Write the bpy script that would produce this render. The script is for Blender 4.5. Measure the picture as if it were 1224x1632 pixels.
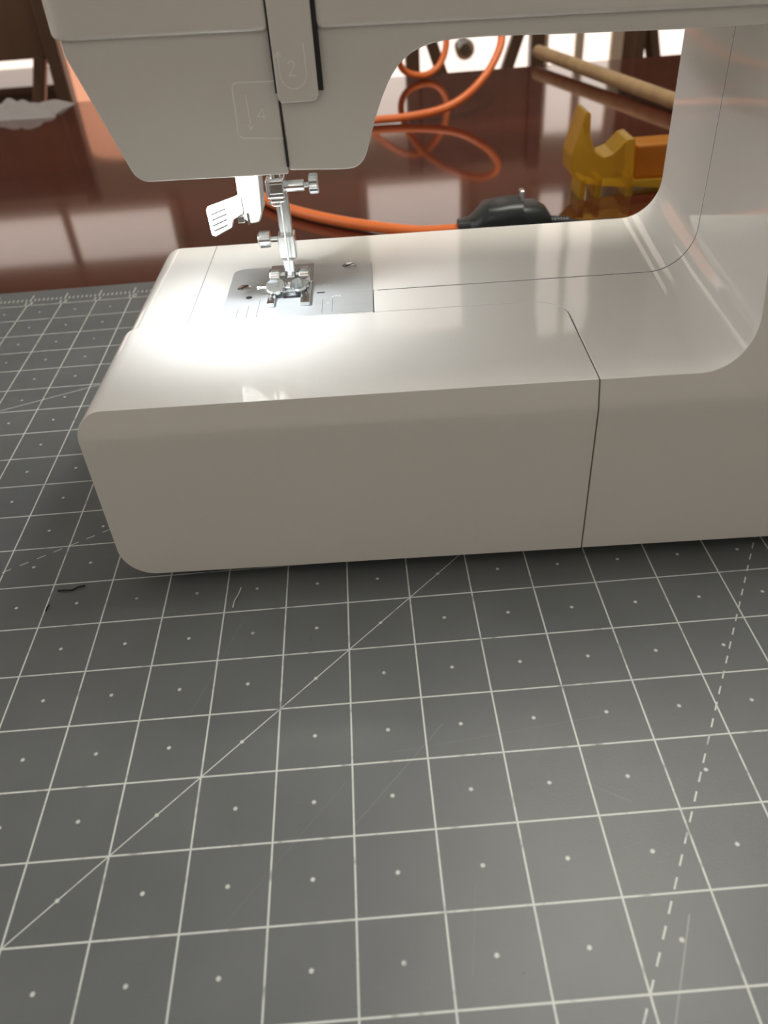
import bpy, bmesh, math, random
from mathutils import Vector, Matrix
random.seed(7)
S = bpy.context.scene
COL = S.collection
for o in list(bpy.data.objects): bpy.data.objects.remove(o)

# ------------------------------------------------------------------ camera
cam_d = bpy.data.cameras.new('camera'); cam = bpy.data.objects.new('camera', cam_d); COL.objects.link(cam)
F_PX = 1274.79
cam_d.sensor_fit = 'VERTICAL'; cam_d.sensor_height = 8.0; cam_d.sensor_width = 6.0
cam_d.lens = F_PX / 1632 * 8.0
cam_d.clip_start = 0.01
R0 = Vector((0.99669597, -0.05429147, -0.06041176)); R1 = Vector((-0.08109684, -0.62377815, -0.77738287)); R2 = Vector((0.00452172, 0.77971358, -0.62612003))
mw = Matrix.Identity(4)
for r in range(3):
    mw[r][0] = R0[r]; mw[r][1] = -R1[r]; mw[r][2] = -R2[r]
mw[0][3], mw[1][3], mw[2][3] = 0.11781153, -0.10582936, 0.2327815
cam.matrix_world = mw
cam_d.dof.use_dof = True; cam_d.dof.focus_distance = 0.33; cam_d.dof.aperture_fstop = cam_d.lens / 2.0
S.camera = cam

# ------------------------------------------------------------------ light and exposure
W = bpy.data.worlds.new('world'); S.world = W; W.use_nodes = True
W.node_tree.nodes['Background'].inputs[0].default_value = (0.55, 0.58, 0.62, 1)
W.node_tree.nodes['Background'].inputs[1].default_value = 0.3
S.view_settings.view_transform = 'Standard'; S.view_settings.look = 'None'
S.view_settings.exposure = 0.17; S.view_settings.gamma = 1.0; S.view_settings.use_curve_mapping = False
CEIL_W = 8.0       # added ceiling lamp, fill from above
UP_W = 9.0          # the added lamp's uplight, fill bounced off the ceiling
LED_W = 0.18        # sewing lamp
PANE = 1.05         # daylight in the far glazing
PANE_L = 1.6       # daylight in the left-hand window
PANE_N = 0.68        # fill from the added window behind the camera

# ------------------------------------------------------------------ materials
def mat(name, col, rough=.5, metal=0., spec=.5, coat=0., coat_r=.05, trans=0., emit=None, es=0., ior=1.5):
    m = bpy.data.materials.new(name); m.use_nodes = True
    b = m.node_tree.nodes['Principled BSDF']
    b.inputs['Base Color'].default_value = (*col, 1); b.inputs['Roughness'].default_value = rough
    b.inputs['Metallic'].default_value = metal; b.inputs['Specular IOR Level'].default_value = spec
    b.inputs['Coat Weight'].default_value = coat; b.inputs['Coat Roughness'].default_value = coat_r
    b.inputs['Transmission Weight'].default_value = trans; b.inputs['IOR'].default_value = ior
    if emit: b.inputs['Emission Color'].default_value = (*emit, 1); b.inputs['Emission Strength'].default_value = es
    return m
class NT:
    def __init__(s, m): s.t = m.node_tree; s.n = s.t.nodes; s.l = s.t.links; s.b = s.n['Principled BSDF']
    def val(s, x, sock):
        if isinstance(x, (int, float)): sock.default_value = x
        else: s.l.new(x, sock)
    def math(s, op, a, b=None, c=None):
        n = s.n.new('ShaderNodeMath'); n.operation = op
        for i, x in enumerate((a, b, c)):
            if x is not None: s.val(x, n.inputs[i])
        return n.outputs[0]
    def noise(s, scale, detail=3, vec=None, rough=.5):
        n = s.n.new('ShaderNodeTexNoise'); n.inputs['Scale'].default_value = scale; n.inputs['Detail'].default_value = detail; n.inputs['Roughness'].default_value = rough
        if vec: s.l.new(vec, n.inputs['Vector'])
        return n.outputs['Fac']
    def coord(s): return s.n.new('ShaderNodeTexCoord').outputs['Object']
    def mapping(s, vec, scale=(1, 1, 1), rot=(0, 0, 0)):
        n = s.n.new('ShaderNodeMapping'); n.inputs['Scale'].default_value = scale; n.inputs['Rotation'].default_value = rot
        s.l.new(vec, n.inputs['Vector']); return n.outputs[0]
    def mix(s, f, a, b):
        n = s.n.new('ShaderNodeMix'); n.data_type = 'RGBA'; s.val(f, n.inputs[0])
        for x, i in ((a, 6), (b, 7)):
            if isinstance(x, tuple): n.inputs[i].default_value = (*x, 1)
            else: s.l.new(x, n.inputs[i])
        return n.outputs[2]
    def bump(s, h, strength, dist):
        n = s.n.new('ShaderNodeBump'); n.inputs['Strength'].default_value = strength; n.inputs['Distance'].default_value = dist
        s.l.new(h, n.inputs['Height']); s.l.new(n.outputs[0], s.b.inputs['Normal'])
def ramp01(t, x, lo, hi):
    n = t.n.new('ShaderNodeMapRange'); n.inputs[1].default_value = lo; n.inputs[2].default_value = hi
    t.l.new(x, n.inputs[0]); return n.outputs[0]

def plastic(name, col, rough):
    m = mat(name, col, rough, spec=.5); t = NT(m); c = t.coord()
    f = t.noise(38, 4, c)
    t.l.new(t.mix(ramp01(t, f, .3, .7), tuple(x * .985 for x in col), col), t.b.inputs['Base Color'])
    t.bump(t.noise(9, 2, c), .06, .01)
    return m
M_WHITE = plastic('white_plastic', (.795, .785, .745), .055)
M_WHITE2 = plastic('white_lever_plastic', (.62, .61, .57), .3)
M_ENGR = plastic('embossed_plastic', (.98, .98, .96), .5)
M_DARKGAP = mat('dark_slot', (.02, .02, .025), .6)
M_CHROME = mat('chrome', (.80, .82, .83), .12, 1.0)
def brushed(name, col, rough, sc):
    m = mat(name, col, rough, 1.0); t = NT(m)
    f = t.noise(1.0, 3, t.mapping(t.coord(), sc))
    if name == 'brushed_steel': t.b.inputs['Metallic'].default_value = .55
    t.l.new(t.mix(f, tuple(x * .85 for x in col), tuple(min(1, x * 1.1) for x in col)), t.b.inputs['Base Color'])
    return m
M_PLATE = brushed('brushed_steel', (.66, .70, .72), .42, (60, 1800, 60))
M_STEEL = brushed('steel', (.66, .69, .70), .2, (300, 300, 90))
M_RUBBER = mat('rubber', (.03, .03, .03), .7)
M_GREYPRINT = mat('plate_mark', (.82, .84, .84), .5)

def wood(name, a, b, rough, coat, sc=(2, 30, 30), spec=.5):
    m = mat(name, a, rough, spec=spec, coat=coat, coat_r=.04); t = NT(m); c = t.coord()
    v = t.mapping(c, sc); f = t.noise(1.0, 6, v, .6); g = t.noise(.35, 2, v)
    t.l.new(t.mix(ramp01(t, t.math('ADD', t.math('MULTIPLY', f, .6), t.math('MULTIPLY', g, .4)), .35, .65), a, b), t.b.inputs['Base Color'])
    return m
M_TABLE = wood('red_lacquer_wood', (.052, .011, .007), (.105, .024, .014), .07, .4, (1.2, 14, 14))
M_CHAIR = wood('dark_chair_wood', (.060, .032, .018), (.12, .062, .034), .35, .2, (30, 30, 3))
M_DOWEL = wood('dowel_wood', (.34, .22, .11), (.48, .33, .17), .45, .1, (60, 60, 4))
M_FLOOR = wood('floor_wood', (.16, .085, .045), (.25, .14, .08), .4, .2, (18, 2, 2))
M_SIDE = wood('sideboard_wood', (.05, .028, .017), (.09, .05, .03), .35, .2, (3, 30, 30))
def wallm(name, col):
    m = mat(name, col, .85); t = NT(m); c = t.coord(); f = t.noise(6, 5, c)
    t.l.new(t.mix(f, tuple(x * .94 for x in col), col), t.b.inputs['Base Color']); t.bump(t.noise(120, 3, c), .1, .002); return m
M_WALL = wallm('warm_wall_paint', (.57, .49, .39)); M_CEIL = wallm('ceiling_paint', (.84, .85, .85))
M_TRIM = wallm('cream_trim_paint', (.70, .60, .47)); M_DTRIM = mat('brown_frame', (.10, .055, .035), .4)
M_PANE = mat('daylight_pane', (.8, .8, .8), .3, emit=(1.0, .84, .75), es=PANE)
M_PANEL = mat('daylight_pane_cool', (.8, .8, .8), .3, emit=(1.0, .95, .90), es=PANE_L)
M_PANEN = mat('fill_pane_near', (.8, .8, .8), .3, emit=(1.0, .95, .84), es=PANE_N)
M_LED = mat('lamp_lens', (.9, .9, .9), .2, emit=(.93, .97, 1.0), es=8.0)
M_ORANGE = mat('orange_cord', (.88, .21, .05), .38)
M_BLACK = mat('black_plastic', (.022, .028, .03), .38)
M_MARK = mat('highlight_metal', (.75, .76, .8), .25, 1.0)
M_SHADE = mat('fill_lamp_shade', (.9, .88, .82), .6, emit=(1.0, .9, .76), es=2.5)
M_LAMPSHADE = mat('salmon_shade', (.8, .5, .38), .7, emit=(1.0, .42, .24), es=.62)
M_BLKTHREAD = mat('black_thread', (.01, .01, .012), .8); M_WHTTHREAD = mat('white_thread', (.7, .7, .66), .8)
M_CLOTH = mat('grey_cloth', (.34, .32, .31), .85)
M_AMBER = mat('amber_plastic', (.95, .66, .07), .25, trans=.75, ior=1.3)
M_AMBER2 = mat('amber_block', (.70, .27, .03), .25, trans=.45, ior=1.3)

# ------------------------------------------------------------------ helpers
def link(name, me, m=None, parent=None, loc=None, kind=None):
    o = bpy.data.objects.new(name, me); COL.objects.link(o)
    if m is not None and me is not None:
        me.materials.clear(); me.materials.append(m)
    if parent: o.parent = parent
    if loc: o.location = loc
    if kind: o['kind'] = kind
    return o
def tag(o, label, cat, group=None):
    o['label'] = label; o['category'] = cat
    if group: o['group'] = group
    return o
def empty(name, loc=(0, 0, 0), rz=0.):
    o = bpy.data.objects.new(name, None); COL.objects.link(o); o.location = loc; o.rotation_euler = (0, 0, rz); o.empty_display_size = .02; return o
def mesh_of(bm, name, smooth=28):
    me = bpy.data.meshes.new(name); bmesh.ops.recalc_face_normals(bm, faces=bm.faces); bm.to_mesh(me); bm.free()
    if smooth:
        me.polygons.foreach_set('use_smooth', [True] * len(me.polygons)); me.set_sharp_from_angle(angle=math.radians(smooth))
    return me
def bevel(o, w, seg=3, ang=25):
    m = o.modifiers.new('bevel', 'BEVEL'); m.width = w; m.segments = seg; m.limit_method = 'ANGLE'; m.angle_limit = math.radians(ang); m.harden_normals = False
    n = o.modifiers.new('wn', 'WEIGHTED_NORMAL'); n.keep_sharp = False
    o.data.polygons.foreach_set('use_smooth', [True] * len(o.data.polygons))
    for e in o.data.edges: e.use_edge_sharp = False
    return o
def bm_box(bm, c, s, rot=None):
    r = bmesh.ops.create_cube(bm, size=1.0)
    M = Matrix.Translation(c) @ (rot.to_4x4() if rot else Matrix.Identity(4)) @ Matrix.Diagonal((*s, 1))
    bmesh.ops.transform(bm, matrix=M, verts=r['verts']); return r['verts']
def box(name, lo, hi, m, parent=None, bev=0., **k):
    bm = bmesh.new(); bm_box(bm, [(a + b) / 2 for a, b in zip(lo, hi)], [b - a for a, b in zip(lo, hi)])
    o = link(name, mesh_of(bm, name, 0), m, parent, **k)
    if bev: bevel(o, bev)
    return o
def prism(pts, axis, a, b, name='p', fx=None):
    """extrude a 2D polygon; axis 'y': pts are (x,z); axis 'z': pts are (x,y); axis 'x': pts are (y,z)"""
    bm = bmesh.new()
    def P(p, t):
        return {'y': (p[0], t, p[1]), 'z': (p[0], p[1], t), 'x': (t, p[0], p[1])}[axis]
    va = [bm.verts.new(P(p, a)) for p in pts]; vb = [bm.verts.new(P(p, b)) for p in pts]
    bm.faces.new(va); bm.faces.new(vb[::-1]); n = len(pts)
    for i in range(n): bm.faces.new((va[i], vb[i], vb[(i + 1) % n], va[(i + 1) % n]))
    return bm
def rounded(pts, radii, seg=10):
    """round the corners of a polygon"""
    out = []; n = len(pts)
    for i, p in enumerate(pts):
        r = radii[i] if isinstance(radii, (list, tuple)) else radii
        p = Vector(p)
        if r <= 0: out.append(tuple(p)); continue
        a = (Vector(pts[i - 1]) - p); b = (Vector(pts[(i + 1) % n]) - p)
        la, lb = a.length, b.length; a.normalize(); b.normalize()
        ang = a.angle(b); t = min(r / math.tan(ang / 2), la * .49 if la > 0 else 0, lb * .49) if False else r / math.tan(ang / 2)
        c = p + (a + b).normalized() * (r / math.sin(ang / 2))
        s = p + a * t; e = p + b * t
        v0 = s - c; v1 = e - c
        th = v0.angle_signed(v1)
        for k in range(seg + 1):
            q = v0.copy(); q.rotate(Matrix.Rotation(-th * k / seg, 2)); out.append(tuple(c + q))
    return out
def boolean(bmA, bmB, op, name):
    A = link('tmpA', mesh_of(bmA, name, 0)); B = link('tmpB', mesh_of(bmB, 'b', 0))
    md = A.modifiers.new('b', 'BOOLEAN'); md.object = B; md.operation = op; md.solver = 'EXACT'
    bpy.context.view_layer.update()
    dg = bpy.context.evaluated_depsgraph_get(); me = bpy.data.meshes.new_from_object(A.evaluated_get(dg))
    bpy.data.objects.remove(A); bpy.data.objects.remove(B)
    bm = bmesh.new(); bm.from_mesh(me); bpy.data.meshes.remove(me)
    bmesh.ops.remove_doubles(bm, verts=bm.verts, dist=1e-6)
    return bm
def tube(name, pts, r, m, parent=None, res=8, seg=8, cyclic=False, smooth=True):
    """a round cord along a Catmull-Rom path, as a mesh"""
    P = [Vector(p) for p in pts]; path = []
    if smooth and len(P) > 2:
        n = len(P)
        for i in range(n - 1 if not cyclic else n):
            if cyclic: p0, p1, p2, p3 = P[i - 1], P[i], P[(i + 1) % n], P[(i + 2) % n]
            else:
                p1, p2 = P[i], P[i + 1]; p0 = P[i - 1] if i else p1 * 2 - p2; p3 = P[i + 2] if i + 2 < n else p2 * 2 - p1
            for k in range(seg):
                t = k / seg
                path.append(.5 * ((2 * p1) + (p2 - p0) * t + (2 * p0 - 5 * p1 + 4 * p2 - p3) * t * t + (3 * p1 - p0 - 3 * p2 + p3) * t ** 3))
        if not cyclic: path.append(P[-1])
    else: path = P
    bm = bmesh.new(); rings = []; up = None
    for i, p in enumerate(path):
        if cyclic: d = path[(i + 1) % len(path)] - path[i - 1]
        else: d = path[min(i + 1, len(path) - 1)] - path[max(i - 1, 0)]
        d.normalize()
        if up is None: up = d.orthogonal().normalized()
        up = (up - d * up.dot(d)).normalized(); sd = d.cross(up)
        rr = r(i / max(1, len(path) - 1)) if callable(r) else r
        rings.append([bm.verts.new(p + (up * math.cos(2 * math.pi * k / res) + sd * math.sin(2 * math.pi * k / res)) * rr) for k in range(res)])
    for i in range(len(rings) - (0 if cyclic else 1)):
        A, B = rings[i], rings[(i + 1) % len(rings)]
        for k in range(res): bm.faces.new((A[k], A[(k + 1) % res], B[(k + 1) % res], B[k]))
    if not cyclic: bm.faces.new(rings[0]); bm.faces.new(rings[-1][::-1])
    return link(name, mesh_of(bm, name, 40), m, parent)
def lathe(name, prof, axis, c, m, parent=None, n=28, knurl=0.):
    """revolve (t, r) profile around an axis through c"""
    bm = bmesh.new(); ax = Vector(axis).normalized(); u = ax.orthogonal().normalized(); v = ax.cross(u); c = Vector(c); rings = []
    for t, r in prof:
        rings.append([bm.verts.new(c + ax * t + (u * math.cos(2 * math.pi * k / n) + v * math.sin(2 * math.pi * k / n)) * (r * (1 - (knurl if k % 2 else 0)))) for k in range(n)])
    for i in range(len(rings) - 1):
        for k in range(n): bm.faces.new((rings[i][k], rings[i][(k + 1) % n], rings[i + 1][(k + 1) % n], rings[i + 1][k]))
    bm.faces.new(rings[0][::-1]); bm.faces.new(rings[-1])
    return link(name, mesh_of(bm, name, 32), m, parent)
def stroke(name, pts, y, w, m, parent, h=.00014):
    """raised line lettering on a face that looks along -y: pts are (x,z)"""
    bm = bmesh.new(); P = [Vector(p) for p in pts]; runs = [[P[0]]]
    for i in range(1, len(P)):                      # split at sharp corners, one mitred ribbon per run
        runs[-1].append(P[i])
        if i + 1 < len(P) and (P[i] - P[i - 1]).angle(P[i + 1] - P[i]) > 1.0: runs.append([P[i]])
    for q, run in enumerate(runs):
        rows = []
        for i, p in enumerate(run):
            d = (run[min(i + 1, len(run) - 1)] - run[max(i - 1, 0)]).normalized(); n = Vector((-d.y, d.x)) * w / 2
            e = d * w * .3 * ((i == len(run) - 1) - (i == 0))
            rows.append([bm.verts.new((c.x, yy, c.y)) for c in (p + e + n, p + e - n) for yy in (y - h - q * .00001, y + .0003)])
        for A, B in zip(rows[:-1], rows[1:]):
            bm.faces.new((A[0], B[0], B[2], A[2])); bm.faces.new((A[0], A[1], B[1], B[0])); bm.faces.new((A[2], B[2], B[3], A[3]))
        bm.faces.new((rows[0][0], rows[0][2], rows[0][3], rows[0][1])); bm.faces.new((rows[-1][0], rows[-1][1], rows[-1][3], rows[-1][2]))
    return link(name, mesh_of(bm, name, 0), m, parent)
def mm(p): return tuple(x / 1000 for x in p)
def mml(l): return [mm(p) for p in l]

# ================================================================== the room
IN = .0254
FZ = -.752; CZ = 1.75; X0, X1, Y0, Y1 = -1.9, 2.3, -1.6, 3.2
box('floor', (X0 - .1, Y0 - .1, FZ - .05), (X1 + .1, Y1 + .1, FZ), M_FLOOR, kind='structure')
box('ceiling', (X0 - .1, Y0 - .1, CZ), (X1 + .1, Y1 + .1, CZ + .05), M_CEIL, kind='structure')
box('wall_back', (X0 - .1, Y1, FZ), (X1 + .1, Y1 + .1, CZ), M_WALL, kind='structure')
box('wall_left', (X0 - .1, Y0, FZ), (X0, Y1, CZ), M_WALL, kind='structure')
box('wall_right', (X1, Y0, FZ), (X1 + .1, Y1, CZ), M_WALL, kind='structure')
box('wall_front', (X0 - .1, Y0 - .1, FZ), (X1 + .1, Y0, CZ), M_WALL, kind='structure')
def window(n, a0, a1, z0, z1, side, pane_m, frame_m, cols=1, rows=1, fw=.035):
    """a framed window on a wall: each pane and each bar a part"""
    e = empty('window_%d' % n); e['kind'] = 'structure'
    def put(name, u0, u1, v0, v1, d0, d1, m):
        if side == 'back': lo, hi = (u0, Y1 - d1, v0), (u1, Y1 - d0, v1)
        elif side == 'left': lo, hi = (X0 + d0, u0, v0), (X0 + d1, u1, v1)
        else: lo, hi = (u0, Y0 + d0, v0), (u1, Y0 + d1, v1)
        return box(name, lo, hi, m, e)
    for u0, u1, v0, v1 in ((a0 - fw, a0, z0 - fw, z1 + fw), (a1, a1 + fw, z0 - fw, z1 + fw), (a0, a1, z0 - fw, z0), (a0, a1, z1, z1 + fw)):
        put('frame', u0, u1, v0, v1, 0, .035, frame_m)
    bw = .03; cw = (a1 - a0 - bw * (cols - 1)) / cols; rh = (z1 - z0 - bw * (rows - 1)) / rows
    for i in range(cols):
        if i: put('mullion', a0 + i * (cw + bw) - bw, a0 + i * (cw + bw), z0, z1, .0, .03, frame_m)
        for j in range(rows): put('pane', a0 + i * (cw + bw), a0 + i * (cw + bw) + cw, z0 + j * (rh + bw), z0 + j * (rh + bw) + rh, .002, .012, pane_m)
    if rows > 1:
        for j in range(1, rows): put('glazing_bar', a0, a1, z0 + j * (rh + bw) - bw, z0 + j * (rh + bw), .0, .026, frame_m)
    return e
w1 = window(1, -.10, .80, -.70, .55, 'back', M_PANE, M_TRIM)
lathe('handle', [(0, .03), (.01, .03), (.015, .012), (.05, .012), (.055, .03), (.075, .034), (.085, .02)], (0, -1, 0), (.55, Y1 - .012, -.285), M_CHROME, w1, 24)
window(2, .86, 1.09, -.70, .60, 'back', M_PANE, M_TRIM, cols=2)
window(3, .86, 1.09, .82, 1.62, 'back', M_PANE, M_TRIM, cols=2)
window(4, 1.16, 1.75, -.70, .55, 'back', M_PANE, M_TRIM)
window(5, .17, .54, .74, 1.55, 'back', M_PANE, M_TRIM)
window(6, -1.7, -.80, -.255, .30, 'back', M_PANE, M_TRIM)
window(7, -1.45, -.62, .76, .95, 'back', M_PANE, M_TRIM, cols=2)
window(8, -.2, 1.4, .05, 1.35, 'left', M_PANEL, M_TRIM, cols=3, rows=2)
window(9, -.9, 1.4, .5, 1.5, 'front', M_PANEN, M_TRIM, cols=3)  # unseen glowing window, added behind the camera for frontal fill
for n, (u0, u1) in enumerate(((X0, X1),)): box('baseboard_left', (X0, Y0, FZ), (X0 + .015, Y1, FZ + .09), M_TRIM, kind='structure'); box('baseboard_right', (X1 - .015, Y0, FZ), (X1, Y1, FZ + .09), M_TRIM, kind='structure')

# unseen ceiling lamp added for fill light: canopy, stem, shade and its light
cl = tag(empty('fill_lamp', (.50, .55, CZ)), 'round white ceiling lamp added above the table for fill light', 'lamp')
lathe('canopy', [(0, .06), (.02, .06), (.025, .05)], (0, 0, -1), (0, 0, 0), M_WHITE2, cl)
lathe('shade', [(.31, .1), (.33, .21), (.36, .22), (.385, .2), (.39, .12)], (0, 0, -1), (0, 0, 0), M_SHADE, cl, 40)
ld = bpy.data.lights.new('fill_lamp_light', 'AREA'); ld.shape = 'DISK'; ld.size = .42; ld.energy = CEIL_W; ld.color = (1.0, .95, .84)
lo = bpy.data.objects.new('fill_lamp_light', ld); COL.objects.link(lo); lo.parent = cl; lo.location = (0, 0, -.40)
ud = bpy.data.lights.new('fill_uplight', 'AREA'); ud.shape = 'DISK'; ud.size = .3; ud.energy = UP_W; ud.color = (.94, .97, 1.0)
uo = bpy.data.objects.new('fill_uplight', ud); COL.objects.link(uo); uo.parent = cl; uo.location = (0, 0, -.30); uo.rotation_euler = (math.pi, 0, 0)  # added uplight, softens the top light by way of the ceiling
lathe('stem', [(.02, .008), (.33, .008)], (0, 0, -1), (0, 0, 0), M_WHITE2, cl, 12)

# ================================================================== table
tb = tag(empty('table', (0, 0, FZ)), 'glossy dark red lacquered wooden table under the cutting mat', 'table')
TZ = -.002 - FZ
o = box('table_top', (-1.1, -.55, TZ - .032), (1.35, 46.6 * IN, TZ), M_TABLE, tb, .003)
box('apron', (-1.0, -.45, TZ - .10), (1.25, 1.08, TZ - .033), M_TABLE, tb)
for x in (-1.0, 1.19):
    for y in (-.45, 1.02): box('leg', (x, y, 0), (x + .06, y + .06, TZ - .033), M_TABLE, tb, .003)

# ================================================================== cutting mat
MX0, MX1, MY0, MY1 = -15.1, 21.1, -5.95, 19.05      # inches
mt = empty('cutting_mat', (0, 0, -.002)); tag(mt, 'grey self-healing cutting mat with white inch grid lying on the table', 'cutting mat')
m = mat('mat_grey', (.13, .135, .135), .42, spec=.55); t = NT(m); c = t.coord()
sep = t.n.new('ShaderNodeSeparateXYZ'); t.l.new(c, sep.inputs[0])
x = t.math('DIVIDE', sep.outputs[0], IN); y = t.math('DIVIDE', sep.outputs[1], IN)
def near(v, w, soft=.35):
    """1 where |v| < w/2, soft edge"""
    a = t.math('ABSOLUTE', v); n = t.n.new('ShaderNodeMapRange'); n.inputs[1].default_value = w / 2 * (1 + soft); n.inputs[2].default_value = w / 2 * (1 - soft); t.l.new(a, n.inputs[0]); return n.outputs[0]
fx = t.math('SUBTRACT', x, t.math('ROUND', x)); fy = t.math('SUBTRACT', y, t.math('ROUND', y))
LW = .024
inside = t.math('MULTIPLY', t.math('LESS_THAN', y, 18.02), t.math('GREATER_THAN', y, -5.02))
grid = t.math('MAXIMUM', near(fx, LW), near(fy, LW))
hx = t.math('SUBTRACT', t.math('FRACT', x), .5); hy = t.math('SUBTRACT', t.math('FRACT', y), .5)
dist = t.math('SQRT', t.math('ADD', t.math('MULTIPLY', hx, hx), t.math('MULTIPLY', hy, hy)))
dots = near(dist, .052)
marks = t.math('MAXIMUM', grid, dots)
def line(px_, py_, ang, w, dash=None):
    ca, sa = math.cos(ang), math.sin(ang)
    dx = t.math('SUBTRACT', x, px_); dy = t.math('SUBTRACT', y, py_)
    d = t.math('SUBTRACT', t.math('MULTIPLY', dy, ca), t.math('MULTIPLY', dx, sa))
    v = near(d, w)
    if dash:
        s = t.math('ADD', t.math('MULTIPLY', dx, ca), t.math('MULTIPLY', dy, sa))
        v = t.math('MULTIPLY', v, t.math('LESS_THAN', t.math('FRACT', t.math('DIVIDE', t.math('ADD', s, 60 * dash), dash)), .52))
    return v
marks = t.math('MAXIMUM', marks, line(0, 0, math.pi / 4, .016))
marks = t.math('MAXIMUM', marks, line(7.0, -1.0, math.radians(60), .022, .30))
marks = t.math('MAXIMUM', marks, line(-1.25, 6.87, math.radians(30), .018, .30))
marks = t.math('MAXIMUM', marks, line(-2.58, 12.62, math.radians(22.5), .018))
marks = t.math('MULTIPLY', marks, inside)
# ruler ticks along the far margin
f8 = t.math('SUBTRACT', t.math('MULTIPLY', x, 8), t.math('ROUND', t.math('MULTIPLY', x, 8)))
tick = t.math('MULTIPLY', near(f8, .2), t.math('MULTIPLY', t.math('GREATER_THAN', y, 18.30), t.math('LESS_THAN', y, 18.46)))
tick1 = t.math('MULTIPLY', near(fx, .03), t.math('MULTIPLY', t.math('GREATER_THAN', y, 18.30), t.math('LESS_THAN', y, 18.72)))
marks = t.math('MAXIMUM', marks, t.math('MAXIMUM', tick, tick1))
# wear: worn print, dust and fine knife scratches with their own shape
wear = t.noise(160, 3, c); marks = t.math('MULTIPLY', marks, ramp01(t, wear, .18, .42))
scr = 0
for (px_, py_, an, w, s0, s1, k) in ((4.62, 1.82, 48, .016, -.95, .95, .10), (7.4, -.8, 64, .02, -.62, .62, .30), (2.05, 4.0, 71, .014, -1.0, 1.0, .07), (.35, 6.55, 36, .015, -.4, .4, .14), (6.1, 2.3, 6, .012, -1.6, 1.4, .05), (7.2, 1.3, -32, .02, -.3, .3, .08), (3.2, .9, 50, .012, -1.1, 1.1, .05), (5.3, -.2, 80, .012, -.5, .5, .05)):
    ca, sa = math.cos(math.radians(an)), math.sin(math.radians(an))
    dx = t.math('SUBTRACT', x, px_); dy = t.math('SUBTRACT', y, py_)
    s = t.math('ADD', t.math('MULTIPLY', dx, ca), t.math('MULTIPLY', dy, sa))
    v = near(t.math('SUBTRACT', t.math('MULTIPLY', dy, ca), t.math('MULTIPLY', dx, sa)), w)
    v = t.math('MULTIPLY', t.math('MULTIPLY', v, t.math('GREATER_THAN', s, s0)), t.math('LESS_THAN', s, s1))
    scr = t.math('ADD', t.math('MULTIPLY', v, k), scr)
base = t.mix(ramp01(t, t.noise(22, 5, c), .35, .7), (.108, .120, .124), (.128, .141, .145))
specks = ramp01(t, t.noise(420, 2, c), .76, .80)
base = t.mix(t.math('MULTIPLY', specks, .6), base, (.04, .04, .04))
base = t.mix(scr, base, (.55, .55, .54))
t.l.new(t.mix(marks, base, (.62, .66, .63)), t.b.inputs['Base Color'])
t.bump(t.noise(1400, 2, c), .06, .0005)
pts = rounded([(MX0 * IN, MY0 * IN), (MX1 * IN, MY0 * IN), (MX1 * IN, MY1 * IN), (MX0 * IN, MY1 * IN)], .012, 8)
link('mat_sheet', mesh_of(prism(pts, 'z', 0, .002), 'mat_sheet', 0), m, mt)
M_PRINT = mat('mat_numeral', (.55, .58, .56), .5)
for i in range(-7, 2):                       # inch numerals at the far ruler
    fc = bpy.data.curves.new('numeral', 'FONT'); fc.body = str(8 - i); fc.size = .0072; fc.align_x = 'CENTER'; fc.extrude = .00005
    tmp = bpy.data.objects.new('tmp', fc); COL.objects.link(tmp); bpy.context.view_layer.update()
    me = bpy.data.meshes.new_from_object(tmp.evaluated_get(bpy.context.evaluated_depsgraph_get())); bpy.data.objects.remove(tmp)
    o = link('numeral', me, M_PRINT, mt, (i * IN, 18.04 * IN, .00207))

# ================================================================== sewing machine
SM = empty('sewing_machine', (0.00464164, 0.14916553, 0), math.radians(-1.7823)); tag(SM, 'glossy white sewing machine with lit needle area standing on the cutting mat', 'sewing machine')
BT = 84.0
def front_y(z): return .28 * .5 * ((z - 73.3) + math.sqrt((z - 73.3) ** 2 + 1.6))
CREASE = (68, 70, 71.3, 72.3, 73.3, 74.3, 75.3, 76.6, 78.6)
def col_shift(x, y): return x + (.07 * (y - 96) if x > 232 else 0)
def L_profile():
    p = rounded([(4.5, 5), (400, 5), (400, 262), (258.5, 262), (258.5, BT), (4.5, BT)], [12, 0, 0, 0, 19, 11], 14)
    return p
def body_block(y0, y1, front):
    bm = prism(L_profile(), 'y', y0, y1)
    if front:
        for cz_ in CREASE: bmesh.ops.bisect_plane(bm, geom=bm.verts[:] + bm.edges[:] + bm.faces[:], plane_co=(0, 0, cz_), plane_no=(0, 0, 1))
        for v in bm.verts:
            if v.co.y < y0 + .01: v.co.y = y0 + front_y(v.co.z)
    for v in bm.verts: v.co.x = col_shift(v.co.x, v.co.y)
    return bm
def to_m(bm):
    bmesh.ops.scale(bm, vec=(.001, .001, .001), verts=bm.verts); return bm
def plan_cut(pts): return prism(pts, 'z', -20, 400)
TY = 71.6; TX = 196.2     # tray limits
tray_out = rounded([(-50, -50), (TX + .5, -50), (TX + .5, TY + .5), (-50, TY + .5)], [0, 0, 15, 0], 14)
tray_in = rounded([(-50, -50), (TX, -50), (TX, TY), (-50, TY)], [0, 0, 14.5, 0], 14)
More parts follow.
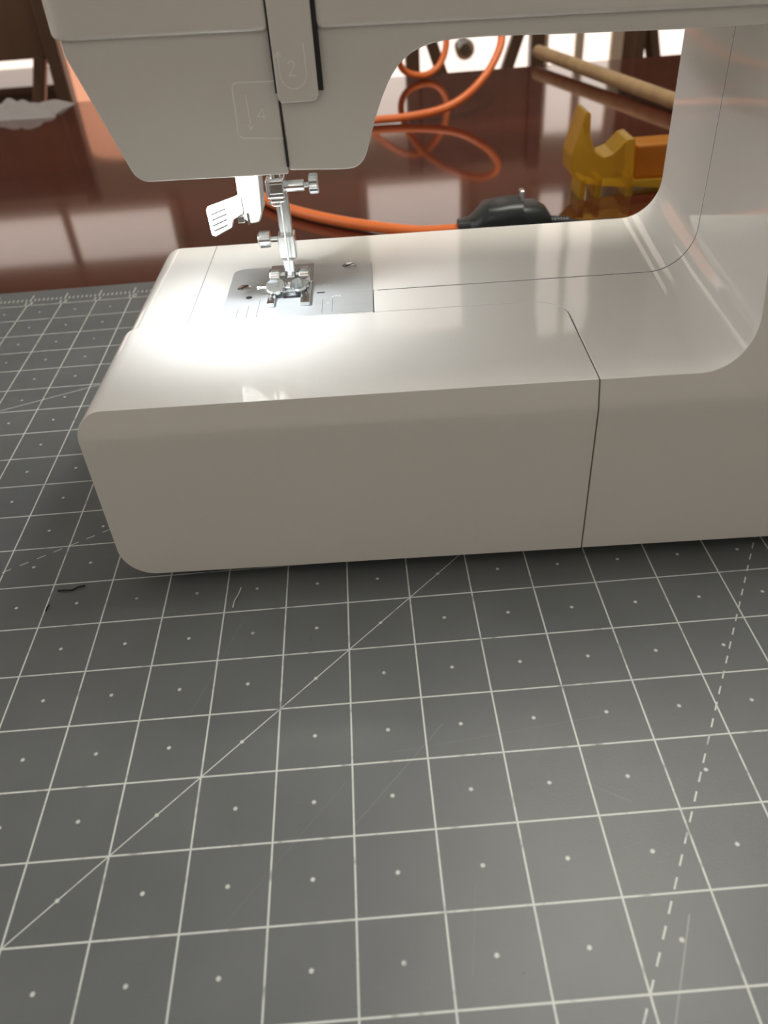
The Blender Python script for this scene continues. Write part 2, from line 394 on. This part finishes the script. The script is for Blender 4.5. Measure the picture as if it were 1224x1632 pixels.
# front cover: bed right of the tray, strip behind it, column front
bf = boolean(body_block(0, 94.7, True), plan_cut(tray_out), 'DIFFERENCE', 'front_cover')
bf = boolean(bf, plan_cut([(115.4, -60), (420, -60), (420, 300), (115.4, 300)]), 'INTERSECT', 'front_cover')
o = link('front_cover', mesh_of(to_m(bf), 'front_cover', 20), M_WHITE, SM); bevel(o, .0004, 3, 20)
bb = boolean(body_block(TY + .5, 165, False), plan_cut([(115.1, 0), (420, 0), (420, 95.2), (115.1, 95.2)]), 'DIFFERENCE', 'rear_cover')
o = link('rear_cover', mesh_of(to_m(bb), 'rear_cover', 20), M_WHITE, SM); bevel(o, .0004, 3, 20)
# dark inside behind the seams
def core_block():
    bm = prism(rounded([(117, 8), (398, 8), (398, 258), (258.65, 258), (258.65, BT - .15), (117, BT - .15)], [0, 0, 0, 0, 19.15, 0], 14), 'y', 94.2, 96)
    for v in bm.verts: v.co.x = col_shift(v.co.x, v.co.y)
    return to_m(bm)
link('seam_core', mesh_of(core_block(), 'seam_core', 0), M_DARKGAP, SM)
box('seam_core', mm((118, 70.5, 8)), mm((232, 96.5, 83.2)), M_DARKGAP, SM)
box('seam_core', mm((194, 2, 9)), mm((199.5, 70, 71)), M_DARKGAP, SM)
# accessory tray
tp = rounded([(3, 5), (TX + 10, 5), (TX + 10, BT), (3, BT)], [14, 0, 0, 10.5], 14)
bt = prism(tp, 'y', 0, 90)
for cz_ in CREASE: bmesh.ops.bisect_plane(bt, geom=bt.verts[:] + bt.edges[:] + bt.faces[:], plane_co=(0, 0, cz_), plane_no=(0, 0, 1))
for v in bt.verts:
    if v.co.y < .01: v.co.y = front_y(v.co.z)
bt = boolean(bt, plan_cut(tray_in), 'INTERSECT', 'accessory_tray')
o = link('accessory_tray', mesh_of(to_m(bt), 'accessory_tray', 20), M_WHITE, SM); bevel(o, .0007, 3, 20)
# free-arm end groove and slide cover
box('seam_line', mm((33.9, 72.3, 83.7)), mm((34.35, 164.6, 84.06)), mat('seam_shadow', (.30, .30, .30), .5), SM)
for x, y in ((24, 20), (24, 140), (225, 20), (330, 20), (225, 140), (370, 150)):
    lathe('rubber_foot', [(0, .008), (.004, .009), (.0075, .009)], (0, 0, 1), mm((x, y, 0)), M_RUBBER, SM, 20)

# ---- head and arm
HY = 50.0
facep = rounded([(20.0, 195.5), (20.0, 191), (33.0, 149.6), (88.2, 148.9), (88.2, 195.5)], [0, 4, 6.0, .6, 0], 8)
facep_low = facep
o = link('face_plate', mesh_of(to_m(prism(facep, 'y', HY, 160)), 'face_plate', 20), M_WHITE, SM); bevel(o, .0016, 4, 22)
arch = [(88.7, 150.2), (106, 149.2)]
corner = [(110.1, 149.2), (112.5, 149.5), (114.4, 150.4), (115.8, 151.8), (116.9, 153.6), (117.7, 155.6)]
side = [(119.2, 160.0), (121.3, 166.2), (123.6, 171.6), (125.9, 176.0)]
sweep = [(127.6, 178.6), (129.4, 180.8), (131.6, 182.8), (134.2, 184.5), (137.4, 185.9), (141.4, 186.9), (146, 187.5), (152, 187.7), (160, 187.7)]
armp = arch + corner + side + sweep + [(185, 186.8), (223, 185.7), (300, 184.6), (300, 193), (88.7, 195.6)]
o = link('arm_lower_cover', mesh_of(to_m(prism(armp, 'y', HY, 160)), 'arm_lower_cover', 20), M_WHITE, SM); bevel(o, .0007, 3, 20)
# upper cover: rounded in plan, standing proud of the lower face; its lower rim falls slightly to the right
def upper(x0, x1, rl, name):
    p = rounded([(x0, 46), (x1, 46), (x1, 165), (x0, 165)], [rl, 0, 0, rl], 10)
    bm = prism(p, 'z', 0, 1)
    for v in bm.verts:
        lip = 195.4 - (v.co.x - 20) * .0180
        v.co.z = lip if v.co.z < .5 else 266
    o = link(name, mesh_of(to_m(bm), name, 20), M_WHITE, SM); bevel(o, .0020, 5, 22); return o
upper(17.2, 88.2, 7, 'upper_face_cover')
upper(103.9, 400, 2, 'upper_arm_cover')
# dark slot that the take-up cover sits in, the cover tongue itself and its numeral
box('slot', mm((88.0, 47.0, 176)), mm((104.2, 49.4, 262)), M_DARKGAP, SM)
box('slot', mm((88.2, 52, 151)), mm((88.75, 60, 195)), M_DARKGAP, SM)
lp = rounded([(88.75, 266), (88.75, 173.2), (102.55, 173.2), (102.55, 266)], [0, 2.0, 2.4, 0], 8)
lev = link('thread_guide_tongue', mesh_of(to_m(prism(lp, 'y', 45.2, 48.5)), 'thread_guide_tongue', 20), M_WHITE, SM); bevel(lev, .0005, 3, 25)
recess = rounded([(89.2, 172.0), (104.2, 172.0), (104.2, 186), (89.2, 186)], [1.5, 2.6, 0, 0], 6)
LY = .0452
def arc(cx, cz, r, a0, a1, n=10): return [(cx + r * math.cos(math.radians(a0 + (a1 - a0) * k / n)), cz + r * math.sin(math.radians(a0 + (a1 - a0) * k / n))) for k in range(n + 1)]
two = arc(.0, 1.25, .95, 165, -30, 9) + [(-1.0, -1.9), (1.15, -1.9)]
stroke('numeral', mml([(94.6 + p[0] * 1.05, 183.3 + p[1] * 1.05) for p in two]), LY, .00034, M_ENGR, lev)
stroke('guide_arrow', mml([(90.6, 187.6)] + [(90.6, 182.6)] + arc(94.9, 181.6, 4.3, 180, 360, 14) + [(99.2, 190.5)]), LY, .0003, M_ENGR, lev)
stroke('arrow_head', mml([(89.7, 187.0), (90.6, 188.5), (91.5, 187.0)]), LY, .0003, M_ENGR, lev)
# face plate: raised rounded panel outline with numeral 4 and a down arrow
fp = [o for o in SM.children if o.name.startswith('face_plate')][0]
FY = HY / 1000
panel = [(88.0, 180.9), (76.5, 181.3)] + arc(76.3, 179.3, 2.0, 90, 180, 6) + [(73.9, 168.2)] + arc(75.9, 166.2, 2.4, 180, 268, 6) + [(88.0, 162.9)]
stroke('panel_outline', mml([(p[0] - 1.2, p[1] - 1.6) for p in panel[1:]] + [(88.0, 161.3)]), FY, .0004, M_ENGR, fp)
stroke('panel_outline', mml([(87.8, 179.3), (75.2, 179.7)]), FY, .0004, M_ENGR, fp)
four = [(.75, -1.9), (.75, 1.9), (-1.45, -.75), (1.5, -.75)]
stroke('numeral', mml([(81.6 + p[0], 169.4 + p[1]) for p in four]), FY, .0003, M_ENGR, fp)
stroke('arrow', mml([(77.2, 175.8), (77.4, 164.8)]), FY, .0003, M_ENGR, fp)
stroke('arrow_head', mml([(76.4, 166.4), (77.4, 164.7), (78.4, 166.4)]), FY, .0003, M_ENGR, fp)

# the lower face of the head leans in slightly towards the bed
for o_ in [fp] + list(fp.children) + [q for q in SM.children if q.name.startswith('arm_lower_cover')]:
    for v in o_.data.vertices:
        k = .1955 - v.co.z
        if v.co.y < .1: v.co.y += k * .085
        v.co.z -= k * .02
# ---- sewing lamp under the head
box('lamp_lens', mm((44, 60, 147.2)), mm((60, 72, 148.6)), M_LED, SM)
sd = bpy.data.lights.new('sewing_lamp_light', 'AREA'); sd.shape = 'RECTANGLE'; sd.size = .012; sd.size_y = .008; sd.energy = LED_W; sd.color = (.95, .98, 1.0)
so = bpy.data.objects.new('sewing_lamp_light', sd); COL.objects.link(so); so.parent = SM; so.location = mm((52, 66, 146.8)); so.rotation_euler = Vector((20, 40, -56)).to_track_quat('-Z', 'Y').to_euler()

# ---- needle plate
plp = rounded([(48, 72.4), (114.9, 72.4), (114.9, 129.5), (48, 129.5)], [.4, .4, 2.5, 5.0], 8)
npz = link('needle_plate', mesh_of(to_m(prism(plp, 'z', 83.4, 84.35)), 'needle_plate', 20), M_PLATE, SM); bevel(npz, .00015, 2, 30)
def screw(x, y, r, parent, rot):
    s = lathe('plate_screw', [(0, r * 1.0), (.0003, r), (.0006, r * .85)], (0, 0, 1), mm((x, y, 84.3)), M_STEEL, parent, 24)
    bm = bmesh.new(); bm_box(bm, (x / 1000, y / 1000, .08492), (r * 1.5, r * .28, .0001), Matrix.Rotation(rot, 3, 'Z'))
    link('screw_slot', mesh_of(bm, 'screw_slot', 0), M_DARKGAP, s)
screw(55.3, 106, .0033, npz, .9); screw(104.0, 124.5, .0036, npz, .7)
lathe('hole', [(0, .0015), (.0001, .0015)], (0, 0, 1), mm((58.6, 94.9, 84.32)), M_DARKGAP, npz, 18)
box('hole', mm((89.6, 94.6, 84.3)), mm((93.2, 95.8, 84.4)), M_DARKGAP, npz)
M_GROOVE = mat('groove', (.25, .27, .28), .4, .6)
for x, y0, y1 in ((55.0, 74, 84), (59.5, 74, 86), (64.0, 74, 92), (92.6, 74, 88), (97.0, 74, 88)):
    box('guide_line', mm((x - .12, y0, 84.3)), mm((x + .12, y1, 84.385)), M_GROOVE, npz)
for x, y in ((58.5, 114), (60.5, 112.5), (92.6, 104), (94.8, 102.6), (97.6, 106.5), (95, 83.6), (96.9, 90.2), (98.5, 91), (100.0, 90.4), (62.6, 108), (57.5, 88), (61.0, 83.5)):
    box('plate_mark', mm((x - .5, y - .35, 84.3)), mm((x + .5, y + .35, 84.38)), M_GREYPRINT, npz)
box('slot_opening', mm((74.5, 91.5, 84.3)), mm((86, 94.2, 84.39)), M_DARKGAP, npz)

# ---- presser bar, holder, foot
_pre = set(bpy.data.objects)
box('presser_bar', mm((76.4, 106, 100)), mm((82.2, 110.5, 152)), M_STEEL, SM, .0008)
pa = box('presser_holder', mm((75.4, 103.6, 97.6)), mm((83.0, 111.5, 108.2)), M_STEEL, SM, .0007)
box('holder_rib', mm((78.6, 102.9, 98)), mm((79.4, 104, 108)), M_CHROME, pa)
ts = lathe('thumb_screw', [(0, .0010), (.0035, .0010), (.0036, .0036), (.0080, .0038), (.0086, .0030), (.0090, .0026)], (-1, 0, 0), mm((75.4, 107, 106.2)), M_STEEL, SM, 32, .02)
ft = box('presser_foot', mm((76.6, 102.5, 88.6)), mm((81.6, 108.5, 98.2)), M_CHROME, SM, .0009)
# sole: two toes with a slot between, turned up at the back
def foot_sole():
    bm = bmesh.new(); T = 1.7
    for x0, x1, y0, y1 in ((69.2, 72.6, 82.5, 96), (84.0, 88.4, 82.0, 96)):
        bm_box(bm, ((x0 + x1) / 2, (y0 + y1) / 2, 85.4), (x1 - x0, y1 - y0, T))
    bm_box(bm, (78.8, 100.5, 85.4), (19.2, 10, T))
    bm_box(bm, (78.8, 112.8, 86.6), (20.0, 15, T), Matrix.Rotation(math.radians(10), 3, 'X'))
    return to_m(bm)
o = link('sole', mesh_of(foot_sole(), 'sole', 0), M_STEEL, ft); bevel(o, .0003, 2, 30)
for x0, x1 in ((69.6, 74.6), (83.0, 88.0)):
    o = lathe('lug', [(0, .0034), (.0006, .0038), ((x1 - x0) / 1000 - .0006, .0038), ((x1 - x0) / 1000, .0034)], (1, 0, 0), mm((x0, 104.6, 89.2)), M_CHROME, ft, 26)
lathe('cross_pin', [(0, .0016), (.014, .0016)], (1, 0, 0), mm((71.8, 104.6, 90.0)), M_CHROME, ft, 18)
o = box('bridge', mm((70.4, 96.6, 86.0)), mm((87.4, 101.2, 88.4)), M_CHROME, ft, .0008)
lathe('disc', [(0, .0042), (.0012, .0046), (.0022, .0042)], (0, -.35, 1), mm((72.6, 95.5, 87.4)), M_CHROME, ft, 26)
lathe('disc', [(0, .0036), (.0012, .0040), (.0022, .0036)], (0, -.35, 1), mm((83.0, 96.2, 87.2)), M_CHROME, ft, 26)
lathe('spring_pin', [(0, .0006), (.005, .0006), (.0051, .0009), (.0062, .0009)], (-1, 0, 0), mm((70.5, 95.6, 88.4)), M_CHROME, ft, 12)

for _o in set(bpy.data.objects) - _pre:
    if _o.parent == SM: _o.location.x -= .0013
# ---- needle bar, clamp and needle
lathe('needle_bar', [(0, .0030), (.022, .0030)], (0, 0, 1), mm((78.2, 96.5, 134)), M_CHROME, SM, 24)
nc = box('needle_clamp', mm((73.6, 92.2, 127.6)), mm((81.4, 100.5, 135.6)), M_CHROME, SM, .0011)
box('clamp_face', mm((75.0, 91.8, 129.8)), mm((80.9, 92.6, 134.0)), M_STEEL, nc, .0004)
box('clamp_foot', mm((74.6, 93.2, 125.6)), mm((81.0, 99.0, 128.2)), M_CHROME, nc, .0009)
lathe('clamp_sleeve', [(0, .0021), (.0004, .0023), (.0080, .0023), (.0084, .0020)], (1, 0, 0), mm((81.2, 96, 131.6)), M_CHROME, nc, 28)
lathe('screw_shank', [(0, .0010), (.004, .0010)], (1, 0, 0), mm((89.3, 96, 131.6)), M_STEEL, nc, 14)
lathe('clamp_knob', [(0, .0036), (.0005, .0041), (.0034, .0041), (.0040, .0036)], (1, 0, 0), mm((91.6, 96, 132.0)), M_BLACK if False else M_STEEL, nc, 40, .06)
lathe('needle', [(0, .0001), (.004, .0004), (.024, .00042), (.026, .0009), (.034, .0009)], (0, 0, 1), mm((78.6, 97.0, 94.5)), M_CHROME, SM, 12)
tube('thread_guide_wire', mml([(74, 93, 126.5), (76.5, 92, 125.2), (79, 92.5, 125.0)]), .0004, M_CHROME, SM, 6)

# ---- needle threader: white stem, body and ribbed thumb paddle
th = link('needle_threader', mesh_of(to_m(prism(rounded([(64.6, 152), (64.2, 133.5), (62.4, 131.5), (64.0, 126.2), (67.6, 122.9), (71.4, 123.4), (73.0, 127), (73.8, 140), (74.0, 152)], [0, 1, 1, 1, 1.6, 1.6, 1.5, 0, 0], 6), 'y', 78, 90)), 'needle_threader', 20), M_WHITE2, SM); bevel(th, .0012, 4, 25)
pd = link('thumb_paddle', mesh_of(to_m(prism(rounded([(50.6, 130.2), (51.0, 119.6), (52.4, 118.9), (59.9, 122.2), (60.8, 125.2), (65.5, 127.6), (65.5, 134.6), (62.2, 133.4)], [.8, .8, .6, 1, 1.2, 0, 0, 2], 6), 'y', 77.2, 81.5)), 'thumb_paddle', 20), M_WHITE2, th); bevel(pd, .0006, 3, 25)
M_RIB = mat('rib_groove', (.012, .012, .011), .8)
for k in range(4):
    z = 128.6 - k * 2.15
    stroke('grip_groove', mml([(52.4 + .1 * k, z - .6), (58.6 - .1 * k, z + 1.5)]), .0772, .00055, M_RIB, pd, .00008)
box('threader_hook', mm((66.6, 77.6, 122.8)), mm((67.3, 78.6, 127.6)), M_STEEL, th)
box('threader_notch', mm((62.6, 77.9, 123.6)), mm((65.4, 79, 126.4)), M_STEEL, th, .0003)

# ================================================================== thread scraps on the mat
def scrap(name, pts, r, m, label):
    o = tube(name, [(x * IN, y * IN, r * 1.05 + (.0004 if k % 2 else 0)) for k, (x, y) in enumerate(pts)], r, m, None, 6, 5); tag(o, label, 'thread'); return o
scrap('thread_scrap', [(-.89, 5.83), (-.78, 5.81), (-.65, 5.82), (-.56, 5.86), (-.45, 5.90)], .00034, M_BLKTHREAD, 'bent black thread scrap on the mat beside the machine')
scrap('thread_scrap', [(-.95, 5.50), (-.96, 5.43), (-.97, 5.36)], .00028, M_BLKTHREAD, 'very short straight black thread snippet on the mat')
scrap('thread_scrap', [(2.23, 5.54), (2.20, 5.36), (2.15, 5.25), (2.14, 5.07)], .00026, M_WHTTHREAD, 'short white thread scrap lying on the mat below the tray')

# ================================================================== orange cord, plug, dowel, yellow holder on the table
cord_r = .0045
cpts = [(199, 520, 8), (170, 535, 3.5), (140, 551, 3.1), (105, 575, 3.1), (72, 604, 3.1), (44, 637, 3.1), (28, 672, 3.1), (16, 730, 3.1), (12, 798, 3.1), (24, 860, 3.1), (62, 895, 3.1), (99, 907, 3.1), (143, 914, 3.1), (185, 913, 4), (225, 914, 8.5), (252, 921, 17), (273, 930, 30), (292, 946, 47), (305, 967, 69), (300, 1000, 91), (276, 1040, 101), (240, 1075, 92), (208, 1102, 66), (193, 1125, 33), (202, 1140, 11), (230, 1149, 3.1), (252, 1160, 13), (263, 1172, 37), (258, 1180, 70), (238, 1180, 95), (212, 1165, 100), (180, 1150, 85), (130, 1130, 40), (80, 1110, 12), (20, 1090, 3.1), (-40, 1060, 3.1), (-70, 1010, 3.1), (-60, 960, 3.1)]
oc = tube('extension_cord', mml(cpts), cord_r, M_ORANGE, None, 12, 8); tag(oc, 'orange rubber extension cord looping over the dark table', 'cord')
pl_ = empty('cord_connector', (.230, .515, -.002)); tag(pl_, 'black plastic cord connector plugged onto the orange cord', 'connector')
def ring_body(name, secs, m, parent):
    """loft of rounded rectangles along x: (x, half_depth, z_bottom, z_top)"""
    bm = bmesh.new(); rings = []
    for x, hd, z0, z1 in secs:
        q = rounded([(-hd, z0), (hd, z0), (hd, z1), (-hd, z1)], min(hd, (z1 - z0) / 2) * .55, 4); rings.append([bm.verts.new((x, a, b)) for a, b in q])
    for A, B in zip(rings[:-1], rings[1:]):
        n = len(A)
        for k in range(n): bm.faces.new((A[k], A[(k + 1) % n], B[(k + 1) % n], B[k]))
    bm.faces.new(rings[0]); bm.faces.new(rings[-1][::-1])
    return link(name, mesh_of(bm, name, 35), m, parent)
ring_body('socket_body', [(-.034, .007, .003, .019), (-.025, .008, .002, .020), (-.021, .013, .001, .022), (-.012, .017, .0, .030), (.004, .017, .0, .032), (.014, .017, .0, .032)], M_BLACK, pl_)
ring_body('plug_body', [(.0145, .016, .0, .029), (.026, .016, .0, .028), (.034, .012, .002, .024), (.038, .007, .004, .018)], M_BLACK, pl_)
o = box('highlight_tab', (.013, -.004, .029), (.0165, .004, .0385), M_MARK, pl_, .0008); o.rotation_euler = (0, math.radians(0), 0)  # bright metal piece stands in for a white highlight on the connector
for k in range(6): lathe('strain_relief_ring', [(0, .0058 - .0003 * k), (.0016, .0060 - .0003 * k), (.0022, .0046)], (1, 0, 0), (.038 + k * .0024, 0, .011), M_BLACK, pl_, 18)
tube('appliance_cord', [(.052, 0, .010), (.07, .004, .006), (.09, .008, .0045), (.115, -.01, .004), (.15, -.05, .004), (.19, -.12, .004), (.24, -.19, .004)], .0036, M_BLACK, pl_, 10)
dw = tube('wooden_dowel', [(.400, 1.206, .012), (.4845, .872, .0085), (.56, .58, .006)], .0085, M_DOWEL, None, 16, smooth=False); tag(dw, 'tan wooden dowel rod lying across the dark table behind the machine', 'rod')

yh = empty('plastic_holder', (.352, .612, -.002)); tag(yh, 'translucent amber yellow plastic holder with upright horn on the dark table', 'plastic holder')
prof = rounded([(-.049, .022), (-.050, .036), (-.046, .050), (-.0405, .070), (-.0365, .069), (-.0355, .052), (-.030, .038), (-.022, .0335), (-.014, .036), (-.004, .046), (.003, .0475), (.005, .013), (.050, .012), (.055, .006), (.040, .004), (.0, .008), (-.020, .010), (-.040, .014)], [.003, .004, .004, .0018, .0018, .004, .005, .004, .004, .002, .002, .001, .002, .002, 0, 0, 0, .004], 4)
bm = prism(prof, 'y', -.016, .016); o = link('body', mesh_of(bm, 'body', 25), M_AMBER, yh); bevel(o, .001, 2, 30)
box('insert_block', (.0055, -.0135, .0125), (.056, .0135, .041), M_AMBER2, yh, .003)
for x0, x1 in ((-.040, -.035), (-.026, -.021), (.0, .006)): box('foot_rib', (x0, -.015, 0), (x1, .015, .016), M_AMBER, yh)

gc = empty('grey_cloth', (-.335, 1.128, -.002))
bm = bmesh.new(); N = 22; vs = {}
from mathutils import noise as mnoise
def cz(u, v):
    e = max(0., 1 - max(abs(u), abs(v)) ** 3)
    return .0006 + .016 * e * (0.45 + .55 * abs(mnoise.noise(Vector((u * 2.1, v * 2.3, 3.1)))) * 2)
for i in range(N + 1):
    for j in range(N + 1):
        u = i / N * 2 - 1; v = j / N * 2 - 1; k = 1 + .16 * mnoise.noise(Vector((u * 1.4, v * 1.4, .7)))
        vs[i, j] = (u * .062 * k, v * .040 * k, cz(u, v))
top = {k: bm.verts.new(p) for k, p in vs.items()}; bot = {k: bm.verts.new((p[0], p[1], max(.0001, p[2] - .0015))) for k, p in vs.items()}
for i in range(N):
    for j in range(N):
        bm.faces.new((top[i, j], top[i + 1, j], top[i + 1, j + 1], top[i, j + 1])); bm.faces.new((bot[i, j], bot[i, j + 1], bot[i + 1, j + 1], bot[i + 1, j]))
for k in range(N):
    for a, b in (((k, 0), (k + 1, 0)), ((k + 1, N), (k, N)), ((0, k + 1), (0, k)), ((N, k), (N, k + 1))): bm.faces.new((top[b], top[a], bot[a], bot[b]))
o = link('folded_fabric', mesh_of(bm, 'grey_cloth', 60), M_CLOTH, gc); tag(gc, 'small crumpled grey cloth near the far table edge', 'cloth')

# ================================================================== chairs beyond the table
def make_chair(m, label, group=None):
    """origin on the floor under the back; seat toward -y"""
    e = empty('dining_chair'); tag(e, label, 'chair', group)
    H = -FZ; hw = .128
    for s in (-1, 1):
        box('back_post', (s * hw - .0145, -.018, 0), (s * hw + .0145, .018, H + .30), m, e, .003)
        box('leg', (s * (hw + .02) - .016, -.40, 0), (s * (hw + .02) + .016, -.368, .44), m, e, .003)
        bm = bmesh.new(); a = Vector((s * (hw - .030), 0, H - .02)); b = Vector((s * (hw - .125), 0, .46)); d = b - a
        bm_box(bm, (a + b) / 2, (.024, .02, d.length), Vector((0, 0, 1)).rotation_difference(d).to_matrix())
        o = link('slanted_brace', mesh_of(bm, 'slanted_brace', 0), m, e); bevel(o, .002)
        box('side_stretcher', (s * hw - .009, -.38, .2), (s * hw + .009, -.018, .225), m, e)
    box('back_panel', (-hw + .0145, -.009, H - .022), (hw - .0145, .009, H + .285), m, e, .003)
    box('seat', (-hw - .04, -.42, .44), (hw + .04, -.0185, .47), m, e, .006)
    box('front_rail', (-hw, -.395, .39), (hw, -.375, .44), m, e)
    return e
def copy_tree(o, parent=None):
    c = o.copy(); COL.objects.link(c); c.parent = parent
    for ch in list(o.children): copy_tree(ch, c)
    return c
c1 = make_chair(M_CHAIR, 'dark wooden dining chair beyond the table, behind the upright orange cord loop'); c1.location = (.386, 1.75, FZ)
c2 = copy_tree(c1); c2.location = (-.585, 1.75, FZ); c2['label'] = 'dark wooden dining chair beyond the table, behind the crumpled grey cloth'
c3 = copy_tree(c1); c3.location = (.816, 1.77, FZ); c3.rotation_euler = (0, 0, math.radians(28)); c3['label'] = 'dark wooden dining chair turned sideways, beyond the end of the wooden dowel'
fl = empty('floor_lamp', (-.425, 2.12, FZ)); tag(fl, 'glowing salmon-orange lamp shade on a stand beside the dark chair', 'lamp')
lathe('base', [(0, .13), (.012, .13), (.02, .10), (.025, .02)], (0, 0, 1), (0, 0, 0), M_CHAIR, fl, 32)
lathe('pole', [(.02, .012), (.46, .012)], (0, 0, 1), (0, 0, 0), M_CHAIR, fl, 16)
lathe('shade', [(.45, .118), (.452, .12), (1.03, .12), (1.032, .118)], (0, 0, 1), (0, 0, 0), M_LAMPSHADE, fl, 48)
lathe('finial', [(1.032, .02), (1.045, .02), (1.05, .012)], (0, 0, 1), (0, 0, 0), M_CHAIR, fl, 16)
# sideboard low against the back wall at the left
sb = empty('sideboard', (-1.05, 3.0, FZ)); tag(sb, 'low dark wooden sideboard under the far window', 'sideboard')
box('body', (-.75, -.18, .05), (.35, .16, .485), M_SIDE, sb, .004); box('top', (-.77, -.2, .485), (.37, .16, .51), M_SIDE, sb, .003)
for k in range(3):
    d = box('door', (-.73 + k * .36, -.195, .08), (-.39 + k * .36, -.1805, .44), M_SIDE, sb, .003); lathe('knob', [(0, .005), (.012, .011), (.018, .008)], (0, -1, 0), (-.42 + k * .36, -.195, .27), M_CHROME, d, 16)
for x in (-.72, .29):
    for y in (-.16, .1): box('leg', (x, y, 0), (x + .04, y + .04, .05), M_SIDE, sb)
